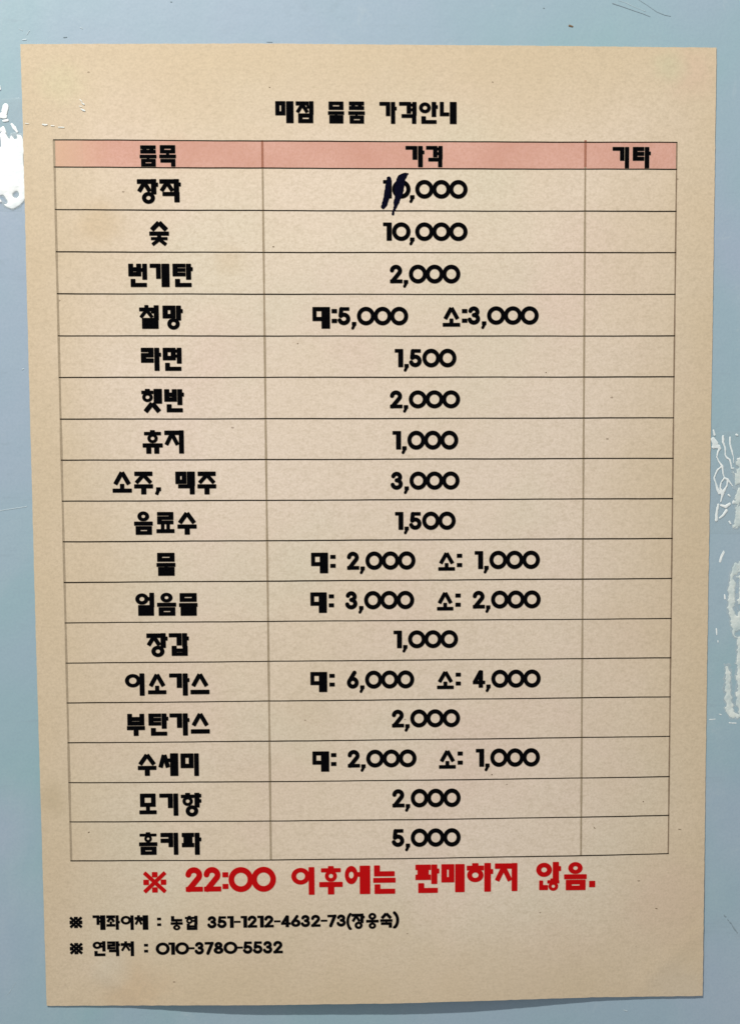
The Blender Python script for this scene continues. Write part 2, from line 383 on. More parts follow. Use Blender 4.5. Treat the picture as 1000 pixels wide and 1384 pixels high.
JONG = ['', 'ㄱ', 'ㄲ', 'ㄳ', 'ㄴ', 'ㄵ', 'ㄶ', 'ㄷ', 'ㄹ', 'ㄺ', 'ㄻ', 'ㄼ', 'ㄽ', 'ㄾ', 'ㄿ', 'ㅀ', 'ㅁ', 'ㅂ', 'ㅄ', 'ㅅ', 'ㅆ', 'ㅇ', 'ㅈ', 'ㅊ', 'ㅋ', 'ㅌ', 'ㅍ', 'ㅎ']
def syllable(c):
    k = ord(c) - 0xAC00; a, b, f = CHO[k // 588], JUNG[k % 588 // 28], JONG[k % 28]; S = []
    B = lambda *q: S.append(('b',) + q)
    g = lambda *q: S.append(('g',) + q)
    if b in 'ㅏㅑㅓㅕㅣㅐㅔㅖ':
        end = 100 if not f else (62 if f in 'ㅇㄱㄹㅁㅂㅅ' else 68)
        ch_ = 64 if not f else 53
        tick = b in 'ㅏㅑ'; wide = b in 'ㅐㅔㅖ'
        bx0, bx1 = (69, 92) if tick else ((53 if a == 'ㄷ' else 61, 100) if wide else (77, 100))
        cx1 = bx0 - (6.5 if not f else 5)
        if b == 'ㅣ' and a == 'ㅇ': cx1 = bx0 + 4
        if b in 'ㅓㅕㅔㅖ': cx1 = bx0 - 9
        if a == 'ㅇ': S += cons('ㅇ', 0, 2, cx1 - (2 if b in 'ㅏㅣ' else 0), ch_ - 2)
        elif a in 'ㅅㅈㅊ': S += cons(a, 0, 1, cx1 + 6, ch_)
        elif a == 'ㅎ': S += cons(a, 0, 1, cx1 + 2, ch_ + 2)
        elif a in 'ㄷㅌ' and wide: S += cons(a, 0, 0, cx1 + 5, ch_)
        else: S += cons(a, 0, 0, cx1, ch_)
        B(bx0, 0, bx1, end)
        ty = 20 if not f else 13
        if b == 'ㅏ': B(bx1 - 1, ty + 2, 101, ty + 17)
        if b == 'ㅑ': B(bx1 - 1, 5, 101, 18); B(bx1 - 1, 28, 101, 41)
        if b in 'ㅓㅔ': B(bx0 - 15, ch_ * .36, bx0 + 1, ch_ * .36 + 14)
        if b in 'ㅕㅖ': B(bx0 - 15, ch_ * .14, bx0 + 1, ch_ * .14 + 12); B(bx0 - 15, ch_ * .56, bx0 + 1, ch_ * .56 + 12)
        fx0, fx1 = 14, min(bx1 + 2, 98)
        if f == 'ㅇ': S += cons('ㅇ', 24, 54, 84, 102)
        elif f == 'ㄶ': S += cons('ㄴ', 12, 66, 46, 98, 17) + cons('ㅎ', 46, 60, 94, 101, 16)
        elif f == 'ㅅ': S += cons('ㅅ', 8, 56, 96, 100)
        elif f in 'ㄹ' and f: S += cons('ㄹ', fx0, 55, fx1, 100)
        elif f == 'ㄴ': S += cons('ㄴ', 12, 67, fx1, 100, 21)
        elif f: S += cons(f, fx0, 57, fx1, 100, 21)
    elif b in 'ㅗㅛㅜㅠㅡ':
        if not f:
            if b in 'ㅗㅛㅡ':
                S += cons(a, 4 if a in 'ㅅㅈ' else 5, 0, 96 if a in 'ㅅㅈ' else 95, 62 if b != 'ㅛ' else 56)
                B(0, 82 if b != 'ㅡ' else 80, 100, 98)
                if b == 'ㅗ': B(40, 60, 60, 84)
                if b == 'ㅛ': B(26, 55, 43, 84); B(57, 55, 74, 84)
            else:
                if a in 'ㅅㅈ': S += cons(a, 2, 0, 98, 51)
                elif a == 'ㅎ': S += cons(a, 8, 0, 92, 54)
                else: S += cons(a, 3, 0, 97, 52)
                B(0, 57, 100, 73)
                if b == 'ㅜ': B(38, 72, 63, 100)
                if b == 'ㅠ': B(18, 72, 41, 100); B(59, 72, 82, 100)
        else:
            if a == 'ㅇ': S += cons('ㅇ', 20, 0, 80, 42)
            elif a in 'ㅅ': S += cons(a, 2, 0, 98, 39)
            else: S += cons(a, 4, 0, 96, 37 if a != 'ㅎ' else 43)
            B(0, 45, 100, 60)
            if f == 'ㅇ':
                S += cons('ㅇ', 22, 62, 78, 101)
                B(42, 39, 58, 64) if b in 'ㅗㅛ' or a == 'ㅇ' else None
            elif f == 'ㅊ': S += cons('ㅊ', 8, 62, 92, 101, 20, 13)
            elif f == 'ㄱ': S += cons('ㄱ', 6, 66, 96, 100, 22, 15)
            elif f == 'ㄴ': S += cons('ㄴ', 6, 68, 98, 100, 22)
            elif f == 'ㅁ': S += cons('ㅁ', 8, 65, 95, 100)
            else: S += cons(f, 8, 63, 95, 100)
            if b in 'ㅗ' and f != 'ㅇ': B(42, 35, 58, 47)
            if b == 'ㅜ' and f not in 'ㅇ': B(43, 58, 57, 66)
    elif b == 'ㅘ':
        S += cons(a, 0, 0, 66, 46); B(26, 44, 41, 62); B(0, 62, 66, 77); B(72, 0, 92, 100); B(90, 40, 101, 54)
    return S
def arc(cx, cy, rx, ry, a0, a1, n=14):
    return [(cx + rx * math.cos(math.radians(a0 + (a1 - a0) * i / n)), cy - ry * math.sin(math.radians(a0 + (a1 - a0) * i / n))) for i in range(n + 1)]
DT = 20.5
DIG = {  # name: (advance, width, strokes); y runs 0..100 from the top of a figure to its base
 '0': (94, 99, [('r', 49.5, 50, 49.5, 51, DT)]),
 '1': (50, 45, [('b', 20, 0, 45, 100), ('b', 0, 0, 45, 17)]),
 '2': (74, 69, [('p', arc(34, 31, 22.5, 21.5, 175, -38) + [(14, 91)], DT), ('b', 2, 82, 69, 100)]),
 '3': (74, 67, [('p', arc(32, 28.5, 20, 19, 165, -90), DT), ('p', arc(32, 69, 23.5, 21.5, 90, -168), DT)]),
 '4': (76, 71, [('p', [(44, 10), (12, 68)], DT), ('b', 2, 62, 71, 79), ('b', 36, 2, 58, 100)]),
 '5': (74, 67, [('b', 14, 1, 62, 18), ('p', [(18, 10), (14, 46)], DT), ('p', arc(32, 66, 25, 24, 135, -160), DT)]),
 '6': (74, 69, [('r', 34, 67, 33, 33, DT), ('p', [(44, 8), (13, 58)], DT)]),
 '7': (68, 64, [('b', 0, 0, 64, 18), ('p', [(53, 10), (22, 94)], DT + 2)]),
 '8': (72, 67, [('r', 33, 27.5, 27, 28, DT), ('r', 33, 70.5, 33, 30, DT)]),
 ',': (34, 26, [('b', 5, 85, 27, 103), ('p', [(19, 98), (8, 119)], 13)]),
 '.': (24, 22, [('b', 0, 0, 100, 100)]), '-': (50, 46, [('b', 0, 43, 46, 56)]),
 '(': (30, 28, [('p', arc(44, 52, 36, 62, 125, 235), 15)]),
 ')': (30, 28, [('p', arc(-14, 52, 36, 62, 55, -55), 15)]),
}
SPECIAL = {':': [('b', 0, 0, 100, 27), ('b', 0, 73, 100, 100)], '.': [('b', 0, 0, 100, 100)],
 '※': [('l', 4, 4, 96, 96, 15), ('l', 96, 4, 4, 96, 15), ('b', 39, 2, 61, 24), ('b', 39, 76, 61, 98), ('b', 0, 39, 22, 61), ('b', 78, 39, 100, 61)],
 '#': [('l', 5, 5, 95, 95, 19), ('l', 95, 5, 5, 95, 19), ('b', 36, 0, 64, 26), ('b', 36, 74, 64, 100), ('b', 0, 36, 26, 64), ('b', 74, 36, 100, 64)],
 ';': [('b', 25, 0, 95, 45), ('l', 62, 25, 25, 95, 44)]}

def field(S, X, Y, gx, gy, kx, ky, bold):
    s = math.sqrt(kx * ky); f = np.full(X.shape, 9.); 
    for q in S:
        if q[0] == 'b': d = d_box(X, Y, gx + q[1] * kx, gy + q[2] * ky, gx + q[3] * kx, gy + q[4] * ky, .45 * min(1, s * 3.5))
        elif q[0] == 'l': d = d_seg(X, Y, gx + q[1] * kx, gy + q[2] * ky, gx + q[3] * kx, gy + q[4] * ky, q[5] * s / 2)
        elif q[0] == 'r':
            t = q[5] * s / 2; d = d_ring(X, Y, gx + q[1] * kx, gy + q[2] * ky, max(q[3] * kx - t, .3), max(q[4] * ky - t, .3), t)
        elif q[0] == 'p':
            d = np.full(X.shape, 9.)
            P = q[1]
            for (a, b), (c, e) in zip(P, P[1:]): d = np.minimum(d, d_seg(X, Y, gx + a * kx, gy + b * ky, gx + c * kx, gy + e * ky, q[2] * s / 2, False))
        elif q[0] == 'g':
            d = d_box(X, Y, gx + q[1] * kx, gy + q[2] * ky, gx + q[3] * kx, gy + q[4] * ky, .01); f = np.maximum(f, -d); continue
        f = np.minimum(f, d)
    return f - bold

def lean(x): return .024 - .036 * (x - 75) / 840
def text(name, segs, mat, bold=.12, label=None, step=.42, off=7e-5):
    """segs: (string, x0, x1, y0, y1) measured on the sheet"""
    AV = []; AF = []; MI = []
    for st, x0, x1, y0, y1 in segs:
        pad = 2 + (y1 - y0) * .3 * (',' in st)
        gx = np.arange(x0 - 2, x1 + 2.01, step); gy = np.arange(y0 - 2, y1 + pad + .01, step)
        X, Y = np.meshgrid(gx, gy); f = np.full(X.shape, 9.)
        if any('가' <= c <= '힣' for c in st):
            n = len(st); gap = 9 * (y1 - y0) / 31 / 2 if n > 1 else 0
            w = (x1 - x0 - gap * .9 * (n - 1)) / n
            for i, c in enumerate(st): f = np.minimum(f, field(syllable(c), X, Y, x0 + i * (w + gap * .9), y0, w / 100, (y1 - y0) / 100, bold))
        elif st in SPECIAL: f = field(SPECIAL[st], X, Y, x0, y0, (x1 - x0) / 100, (y1 - y0) / 100, bold)
        else:
            tot = sum(DIG[c][0] for c in st[:-1]) + DIG[st[-1]][1]; k = (x1 - x0) / tot; ky = (y1 - y0) / 100; px_ = x0
            for c in st: f = np.minimum(f, field(DIG[c][2], X, Y, px_, y0, k, ky, bold)); px_ += DIG[c][0] * k
        # printer's edge: a trace of unevenness
        f = f + .035 * np.sin(X * 1.9 + Y * .7) * np.sin(Y * 2.3 - X * .6)
        nb_ = len(AF)
        V, Fc = contour(f, step, gx[0], gy[0])
        VB, FB = contour(f - .34, step, gx[0], gy[0])      # faint bleed of the ink into the pulp
        cx, cy = (x0 + x1) / 2, (y0 + y1) / 2
        sl = (3.0 - 12.7 * (cy - 190) / 970) / 830
        for V, Fc, o_, mi in ((V, Fc, off, 0), (VB, FB, off - 1.3e-5, 1)):
            V2 = np.stack([V[:, 0] + (V[:, 1] - cy) * lean(cx), V[:, 1] + (V[:, 0] - cx) * sl, 0 * V[:, 0] + o_], 1)
            AF += [tuple(q + len(AV) for q in t) for t in Fc]; MI += [mi] * len(Fc); AV += V2.tolist()
    AV = np.array(AV)
    o = put(mesh_obj(name, on_paper(AV[:, :2], AV[:, 2]), AF, mat, label=label))
    o.data.materials.append(BLEED_R if mat is RED else BLEED); o.data.polygons.foreach_set('material_index', MI)
    return o

text('title_text', [('매', 372.5, 396.5, 137, 166), ('점', 400, 423.5, 137, 166), ('물', 443.6, 464.8, 137.5, 166.5), ('품', 471, 492.7, 137.5, 166.7),
     ('가', 513, 535.5, 138, 167), ('격', 539.6, 562.6, 138, 167), ('안', 566.6, 591, 138, 167), ('내', 594.5, 616.6, 138, 167.3)], BLACK, .2)
text('column_heading', [('품', 189.5, 211.5, 196.8, 224.8), ('목', 216, 237.8, 196.5, 224.8)], BLACK, .3)
text('column_heading', [('가', 548.3, 572.8, 197.6, 225.6), ('격', 576, 597.6, 197.6, 225.6)], BLACK, .3)
text('column_heading', [('기', 827.7, 849.3, 199, 227), ('타', 855, 878.4, 199, 227)], BLACK, .3)
ITEMS = [
 [('장', 186, 213.5, 242.3, 274.5), ('작', 216.3, 244.2, 242.3, 273)],
 [('숯', 202.5, 228.3, 299, 330.8)],
 [('번', 174.3, 198.8, 356.8, 387.5), ('개', 203.3, 229, 356.8, 387.5), ('탄', 234, 260.3, 356.8, 387.5)],
 [('철', 189, 214.6, 413, 444), ('망', 220.5, 246.8, 413.4, 444.6)],
 [('라', 191.3, 217.5, 470.4, 500.8), ('면', 220.8, 245.4, 470.4, 500.8)],
 [('햇', 192, 219, 526, 557), ('반', 222.8, 248.4, 526.4, 556.8)],
 [('휴', 193.5, 219.8, 582, 612.8), ('지', 223, 248.4, 582, 612.6)],
 [('소', 152.8, 178, 637, 666), ('주', 182, 206.7, 637.8, 667.8), (';', 209.8, 218, 659, 668.6), ('맥', 237.8, 263.4, 637.8, 667.8), ('주', 267.5, 292, 637.8, 667.8)],
 [('음', 182, 206.4, 691.4, 722.4), ('료', 212, 235.6, 692.4, 720.6), ('수', 240.5, 265.6, 692, 722.2)],
 [('물', 212.3, 237, 747.6, 777.8)],
 [('얼', 184, 208.4, 801.6, 831.8), ('음', 213, 238, 801.3, 831.8), ('물', 242.7, 266.8, 802, 831.8)],
 [('장', 198.8, 226.3, 856.2, 887.2), ('갑', 229, 255, 856.2, 886)],
 [('이', 170, 195.3, 910.6, 940), ('소', 200.7, 224.6, 910.4, 938.4), ('가', 229.5, 255.8, 910.6, 939.8), ('스', 258, 282.8, 910, 938.4)],
 [('부', 172.3, 195.8, 965.2, 994.2), ('탄', 201.5, 227.3, 964.8, 993.9), ('가', 230, 255.8, 964.6, 993.8), ('스', 258.5, 283.2, 963.6, 991.6)],
 [('수', 187, 211.3, 1018.8, 1048.2), ('세', 214.8, 240.8, 1018.6, 1048.4), ('미', 244.8, 268.6, 1018.7, 1048.4)],
 [('모', 189, 211.5, 1073, 1100.6), ('기', 216.3, 240.8, 1073, 1102.2), ('향', 245.3, 271.8, 1072, 1102.8)],
 [('홈', 188.7, 212.6, 1125.6, 1155), ('키', 217.8, 240.8, 1126, 1155), ('파', 246.5, 271.8, 1126, 1155)],
]
for segs in ITEMS: text('item_name', segs, BLACK, .32)
PR = [
 [('10,000', 518, 631.3, 243.8, 267.8)], [('10,000', 518, 631.3, 301.2, 325)], [('2,000', 526.9, 621.6, 358.4, 382.4)],
 [('대', 422.8, 445.6, 415.3, 443.8), (':', 448.6, 455.2, 418, 436.2), ('5,000', 457, 551.2, 415.3, 439), ('소', 598.5, 621.2, 414.8, 441.6), (':', 624.4, 631, 418, 435.8), ('3,000', 632.4, 727.3, 414.6, 438.2)],
 [('1,500', 533.8, 616.3, 472, 495.8)], [('2,000', 527, 621.2, 528.2, 551.3)], [('1,000', 530.8, 618.8, 582.8, 607)],
 [('3,000', 528.5, 620.5, 638, 661.2)], [('1,500', 534.2, 615.3, 692.2, 715.5)],
 [('대', 421, 443, 747.4, 774.4), (':', 446.8, 453.2, 750.4, 767), ('2,000', 469, 561, 746, 769.4), ('소', 592.5, 614.2, 746.4, 771.4), (':', 617.6, 624, 748.8, 766), ('1,000', 641.6, 729, 745, 768.5)],
 [('대', 420, 441.3, 801, 828), (':', 444.8, 451, 803.7, 820.3), ('3,000', 467.2, 559.3, 799.4, 822.8), ('소', 590.8, 612, 800, 825.2), (':', 615.6, 622, 802.6, 819.6), ('2,000', 638.7, 730, 798.8, 821.8)],
 [('1,000', 532.2, 618.4, 852.5, 875.4)],
 [('대', 420, 441.8, 908.6, 935), (':', 445.6, 452, 911.2, 927.4), ('6,000', 469, 559.3, 907, 930), ('소', 590.8, 612.6, 907, 931.4), (':', 616, 622.2, 909.6, 926), ('4,000', 638.7, 730, 905.8, 928.8)],
 [('2,000', 529.6, 621.2, 959.4, 982.4)],
 [('대', 422.8, 444.5, 1016, 1042.6), (':', 447.8, 454.2, 1018.3, 1034.8), ('2,000', 470, 562.4, 1013.8, 1036.6), ('소', 593.5, 615.3, 1013.8, 1039), (':', 618.6, 624.8, 1016.2, 1033), ('1,000', 643.2, 729, 1012.2, 1035.6)],
 [('2,000', 530.2, 622, 1066.8, 1090.4)], [('5,000', 530.2, 622, 1120.4, 1143.8)],
]
for segs in PR: text('price_text', segs, BLACK, .3)
text('warning_text', [('※', 194.6, 224.6, 1178.6, 1206.4), ('22', 251, 298.6, 1172.8, 1204.6), (':', 301.4, 308.4, 1179.4, 1201), ('00', 309.6, 372.6, 1172.6, 1204.6),
     ('이', 394.6, 424.6, 1172.6, 1209), ('후', 432, 462.6, 1171.4, 1208.4), ('에', 466, 499.8, 1170.6, 1208), ('는', 504.8, 534, 1170, 1207.6),
     ('판', 561.8, 592.8, 1169, 1206.4), ('매', 596.8, 627.2, 1168.4, 1205.4), ('하', 631, 665.4, 1167, 1204.8), ('지', 669, 698.4, 1167, 1204),
     ('않', 725, 757, 1165.6, 1203.2), ('음', 762.4, 792, 1165.4, 1202.6), ('.', 796.2, 803.4, 1191, 1198.6)], RED, .34,
     label='line of bold red Korean print below the table')
text('footnote_text', [('#', 94.8, 111.4, 1239.4, 1254), ('계', 126, 142.6, 1237.4, 1256.6), ('좌', 144.4, 162, 1237.4, 1256.4), ('이', 164, 180.8, 1237.6, 1256.6), ('체', 182.6, 200.4, 1237.4, 1256.4),
     (':', 213, 217.8, 1240.6, 1251.2), ('농', 231.2, 247, 1238.4, 1257), ('협', 250.6, 267, 1238, 1256.6), ('351-1212-4632-73', 280.8, 467.4, 1237.6, 1253),
     ('(', 468, 474.6, 1235.4, 1255), ('장', 475.4, 492.4, 1235, 1255), ('용', 495, 511.4, 1234, 1255), ('숙', 514, 530, 1233.6, 1253.6), (')', 531, 539, 1233.4, 1253)], BLACK, .16, step=.34)
text('footnote_text', [('#', 95.2, 112, 1274.8, 1289.4), ('연', 126.2, 142.8, 1272.4, 1292), ('락', 145.6, 162.2, 1272.6, 1292), ('처', 164, 181.2, 1272.6, 1292),
     (':', 195.4, 200.2, 1276, 1287), ('010-3780-5532', 211.2, 382, 1273.2, 1289.2)], BLACK, .16, step=.34)

# ------------------------------------------------------------------ shapes drawn by hand: polylines with changing width
def poly_field(X, Y, polys):
    f = np.full(X.shape, 99.)
    for P in polys:
        for (a, b, r), (c, e, s) in zip(P, P[1:]):
            dx, dy = c - a, e - b; q = dx * dx + dy * dy + 1e-9
            t = np.clip(((X - a) * dx + (Y - b) * dy) / q, 0, 1)
            f = np.minimum(f, np.hypot(X - a - t * dx, Y - b - t * dy) - (r + (s - r) * t))
    return f
def grid(x0, x1, y0, y1, step): return np.meshgrid(np.arange(x0, x1 + .001, step), np.arange(y0, y1 + .001, step))
def vnoise(X, Y, s, seed):
    r = np.random.RandomState(seed).rand(64, 64); x = X / s + 1000; y = Y / s + 1000
    i = np.floor(x).astype(int); j = np.floor(y).astype(int); fx = x - i; fy = y - j; fx = fx * fx * (3 - 2 * fx); fy = fy * fy * (3 - 2 * fy)
    g = lambda a, b: r[a % 64, b % 64]
    return (g(i, j) * (1 - fx) + g(i + 1, j) * fx) * (1 - fy) + (g(i, j + 1) * (1 - fx) + g(i + 1, j + 1) * fx) * fy - .5

# marker correction over the first price
X, Y = grid(508, 560, 228, 298, .4)
f = poly_field(X, Y, [
  [(525.5, 241.5, 2.2), (524, 252, 2.8), (522.6, 266, 3.2), (519.5, 276, 3.0), (517.6, 279.6, 2.0)],
  [(550.4, 235, .7), (545, 236.4, 1.8), (540.5, 239.5, 2.6), (538.6, 247, 3.4), (537.6, 257, 4.2), (538.5, 264, 3.6), (535.5, 274, 2.8), (533.8, 280, 1.4), (531.6, 285.6, .6), (530.8, 289.4, .9)],
  [(549.4, 236.2, .6), (544.4, 242.0, 2.6), (541.5, 250, 4.0), (540, 262, 3.2)]])
f += .8 * vnoise(X, Y, 2.0, 3) - .8
V, Fc = contour(f, .4, 508, 228)
put(mesh_obj('marker_scribble', on_paper(V, 1.0e-4), Fc, PEN, label='dark blue marker scribble over the first two digits of the top price'))

# small flecks and nicks in the sheet
def fleck(parent_put, name, x, y, a, b, ang, mat, off, base):
    n = 9; th = np.linspace(0, 2 * math.pi, n, endpoint=False); r = 1 + .3 * np.random.rand(n)
    ca, sa = math.cos(ang), math.sin(ang); px_ = a * r * np.cos(th); py_ = b * r * np.sin(th)
    q = np.stack([x + px_ * ca - py_ * sa, y + px_ * sa + py_ * ca], 1)
    V = on_paper(q, off) if base else at(q[:, 0], q[:, 1], off)
    return mesh_obj(name, V, [tuple(range(n))[::-1]], mat)
FLECK = make_ink('brown_fleck', (.16, .11, .07), (.22, .15, .10), .7)
for x, y, a, b, g_ in [(369.5, 333.4, .9, .9, 0), (364.5, 118, .9, .6, .3), (665.5, 111, .9, .6, 1), (886.5, 1228, 1.6, .5, .2), (402.5, 464.5, .7, .8, 1),
                       (737.5, 503.5, .8, .7, 0), (868.8, 1083.5, .8, .7, 0), (120.5, 1125, 1.3, .6, -.4), (664.5, 1047, 1.0, .7, .3), (918, 1121, 2.0, .4, .2), (803, 1119, 1.4, .5, .9)]:
    put(fleck(None, 'fleck', x, y, a, b, g_, FLECK, 3e-5, True))

# glints: highlights built as pale reliefs where the tape crosses the sheet; wrinkles beside it
def dome(V2, f_at, h0, hmax, k):
    return h0 + np.minimum(np.sqrt(np.maximum(-f_at, 0) * k + 1e-9), 1) * hmax
def relief(name, fn, box, step, mat, base_h, hmax, k, parent=None, paper=False, label=None, fine=0, **kw):
    """a thing with its own thickness: outline fn<0, swelling towards its middle, standing base_h off the wall"""
    x0, x1, y0, y1 = box; X, Y = grid(x0, x1, y0, y1, step); f = fn(X, Y)
    ny, nx = f.shape; ins = f < 0; V = []; idx = -np.ones(f.shape, int); Fc = []
    cnt = ins[:-1, :-1].astype(int) + ins[1:, :-1] + ins[:-1, 1:] + ins[1:, 1:]
    keys = {}
    def vid(x, y):
        kk = (round(x * 512), round(y * 512))
        if kk not in keys:
            keys[kk] = len(V); i0, j0 = int(min(x, nx - 1.001)), int(min(y, ny - 1.001)); a, b = x - i0, y - j0
            fv = (f[j0, i0] * (1 - a) + f[j0, i0 + 1] * a) * (1 - b) + (f[j0 + 1, i0] * (1 - a) + f[j0 + 1, i0 + 1] * a) * b
            V.append((x0 + x * step, y0 + y * step, fv))
        return keys[kk]
    for j, i in zip(*np.nonzero(cnt > 0)):
        cs = [(i, j), (i, j + 1), (i + 1, j + 1), (i + 1, j)]; vals = [f[b, a] for a, b in cs]; poly = []
        for q in range(4):
            a, b = cs[q], cs[(q + 1) % 4]; va, vb = vals[q], vals[(q + 1) % 4]
            if va < 0: poly.append(vid(*a))
            if (va < 0) != (vb < 0):
                t = min(max(va / (va - vb), .03), .97); poly.append(vid(a[0] + (b[0] - a[0]) * t, a[1] + (b[1] - a[1]) * t))
        p2 = [p for z, p in enumerate(poly) if p != poly[z - 1]]
        if len(p2) >= 3: Fc.append(tuple(p2))
    V = np.array(V); h = base_h + np.minimum(np.maximum(-V[:, 2], 0) / k, 1) ** .6 * hmax
    if fine: h = h + fine * vnoise(V[:, 0], V[:, 1], 3.1, 5) * np.minimum(np.maximum(-V[:, 2], 0) / k, 1)
    if paper: h = h + paper_h(V[:, 0], V[:, 1])
    o = mesh_obj(name, at(V[:, 0], V[:, 1], h), Fc, mat, smooth=True, label=label, **kw)
    if parent is not None:
        o.parent = parent; o.matrix_parent_inverse = Matrix.Translation(-Vector(parent.location))
    return o
def rbox(X, Y, x0, y0, x1, y1, wob=0, s=9, seed=1):
    return d_box(X, Y, x0, y0, x1, y1, 1.5) + wob * vnoise(X, Y, s, seed)

# ---- tape on the left: clear strip, its blown-out glare built as a raised white patch
pl = at(15., 210.)
tl = empty('adhesive_tape', pl, label='crumpled clear tape, its glare modelled white, sticking out past the left edge of the paper', cat='tape')
relief('tape_film', lambda X, Y: np.maximum(rbox(X, Y, -60, 133, 30.5, 286, 1.6, 12, 3), X - left_x((Y - 59) / 1300) + .8), (-62, 36, 128, 292), 2.2, FILM, .00004, .00008, 3, tl)
relief('tape_film', lambda X, Y: np.maximum(rbox(X, Y, 20, 134, 113, 284, 1.6, 12, 4), left_x((Y - 59) / 1300) + .8 - X), (26, 118, 128, 292), 2.2, FILM_P, .00012, .00002, 3, tl, paper=True)
def glare_shape(X, Y):
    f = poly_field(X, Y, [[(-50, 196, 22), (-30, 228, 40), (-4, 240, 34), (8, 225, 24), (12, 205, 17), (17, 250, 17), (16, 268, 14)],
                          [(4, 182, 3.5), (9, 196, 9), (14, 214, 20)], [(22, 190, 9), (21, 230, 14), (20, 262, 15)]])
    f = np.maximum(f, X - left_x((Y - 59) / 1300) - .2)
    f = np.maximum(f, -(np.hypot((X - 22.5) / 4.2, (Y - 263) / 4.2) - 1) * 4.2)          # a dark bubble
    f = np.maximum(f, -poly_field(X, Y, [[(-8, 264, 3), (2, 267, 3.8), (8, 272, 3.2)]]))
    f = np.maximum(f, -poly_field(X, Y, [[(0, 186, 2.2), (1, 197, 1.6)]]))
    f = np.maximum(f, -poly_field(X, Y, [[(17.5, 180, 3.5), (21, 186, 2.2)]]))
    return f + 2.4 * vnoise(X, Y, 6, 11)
relief('tape_glare', glare_shape, (-64, 36, 158, 290), .9, WHITE, .00016, .00022, 9, tl, fine=.00006)  # reflection on the clear tape, painted as a white relief
relief('tape_haze', lambda X, Y: glare_shape(X, Y) * 1 - 2.0 + 1.5 * vnoise(X, Y, 3, 15), (-64, 36, 154, 294), .9, HAZY, .00013, .00004, 9, tl)  # pale fringe that softens the edge of the painted glare
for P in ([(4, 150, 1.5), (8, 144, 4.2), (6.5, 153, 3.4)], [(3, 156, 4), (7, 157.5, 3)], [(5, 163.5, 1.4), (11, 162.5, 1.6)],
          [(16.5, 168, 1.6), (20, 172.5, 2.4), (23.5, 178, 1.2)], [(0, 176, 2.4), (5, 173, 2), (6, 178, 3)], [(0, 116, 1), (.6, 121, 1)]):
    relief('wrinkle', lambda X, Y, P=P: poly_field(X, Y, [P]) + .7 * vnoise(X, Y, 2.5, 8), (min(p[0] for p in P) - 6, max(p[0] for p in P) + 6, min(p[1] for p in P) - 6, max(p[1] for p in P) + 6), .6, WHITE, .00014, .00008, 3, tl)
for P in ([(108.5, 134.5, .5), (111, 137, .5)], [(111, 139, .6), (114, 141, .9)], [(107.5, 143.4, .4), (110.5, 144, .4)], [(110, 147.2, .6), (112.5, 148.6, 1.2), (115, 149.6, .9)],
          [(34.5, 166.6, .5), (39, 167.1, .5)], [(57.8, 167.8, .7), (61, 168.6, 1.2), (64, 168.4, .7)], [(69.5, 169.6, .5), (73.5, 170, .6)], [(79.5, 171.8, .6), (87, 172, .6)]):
    relief('glint', lambda X, Y, P=P: poly_field(X, Y, [P]) + .25 * vnoise(X, Y, 1.3, 8), (min(p[0] for p in P) - 3, max(p[0] for p in P) + 3, min(p[1] for p in P) - 3, max(p[1] for p in P) + 3), .3, MILK, .00015, .00003, 2, tl, paper=True)  # tape highlights put into shape and pale colour

# ---- tape on the right: wrinkled clear strip beside the paper
pr = at(980., 660.)
tr = empty('adhesive_tape', pr, label='clear wrinkled tape with white vein-like creases, upper right of the paper', cat='tape')
def outside(X, Y): return right_x((Y - 62) / 1290) + .8 - X
relief('tape_film', lambda X, Y: np.maximum(rbox(X, Y, 940, 584, 1060, 722, 3, 14, 5), outside(X, Y)), (944, 1062, 578, 728), 2.2, FILM, .00004, .00009, 3, tr)
relief('tape_film', lambda X, Y: np.maximum(rbox(X, Y, 925, 586, 975, 720, 2, 14, 6), -outside(X, Y)), (922, 966, 580, 726), 2.2, FILM_P, .00012, .00002, 3, tr, paper=True)
VEINS = [
 [(963.6, 581.5, .9), (965.2, 588, 1.3)],
 [(963, 594, 3.2), (966, 599, 3.8), (963.5, 604, 2.2), (970.5, 603.5, 2.6), (972, 606, 1.9), (969.5, 611, 1.1), (968.2, 618, .8), (971, 624, .8), (975.5, 630, 1.4), (976.6, 640, .8), (978.5, 646, .9)],
 [(975.6, 630, 1.1), (969, 635, 1.0), (964.4, 646, 1.0), (967, 654, 1.0), (969.5, 662, 2.0), (972, 666, 2.4)],
 [(978.5, 646, 1.3), (974, 652, .9), (972.6, 660, 1.2), (976, 666, 2.4), (975.4, 671, 1.4), (973.4, 678, .8)],
 [(978.5, 646, 1.4), (983, 648, 1.4), (982, 656, .9), (977.5, 664, 1.8)], [(983, 648, 1.1), (989.5, 657, .7)],
 [(976.6, 589.5, 1.4), (976.4, 597, 1.6), (979.6, 606, 1.0), (979.4, 615, .9), (981.5, 618.5, 1.2), (985.5, 621, 1.2), (987.6, 628, .9), (988, 633, 1.1), (990.6, 632.6, 1)],
 [(986, 591, 1.2), (986, 601, 1.1), (988, 608, 1.2), (990.6, 618, .6), (990.6, 626, .5)],
 [(970, 682, 1.4), (968, 692, 1.6), (967.5, 703, 2.0)], [(974, 683, 1.4), (980, 685, 2.2), (985.5, 681, 1.8)], [(972, 700, 1.2), (977, 696, 1.6), (981, 690, 1.8)],
 [(985, 705, 1.4), (987, 708, .7)], [(994.5, 587.5, 1.4), (996, 588, 1.2)], [(984, 669, 1.2), (986, 671, .7)], [(996, 620.5, 1.1), (1004, 619.5, 1.1)], [(990, 680, 1.2), (991, 678, 1.6)]]
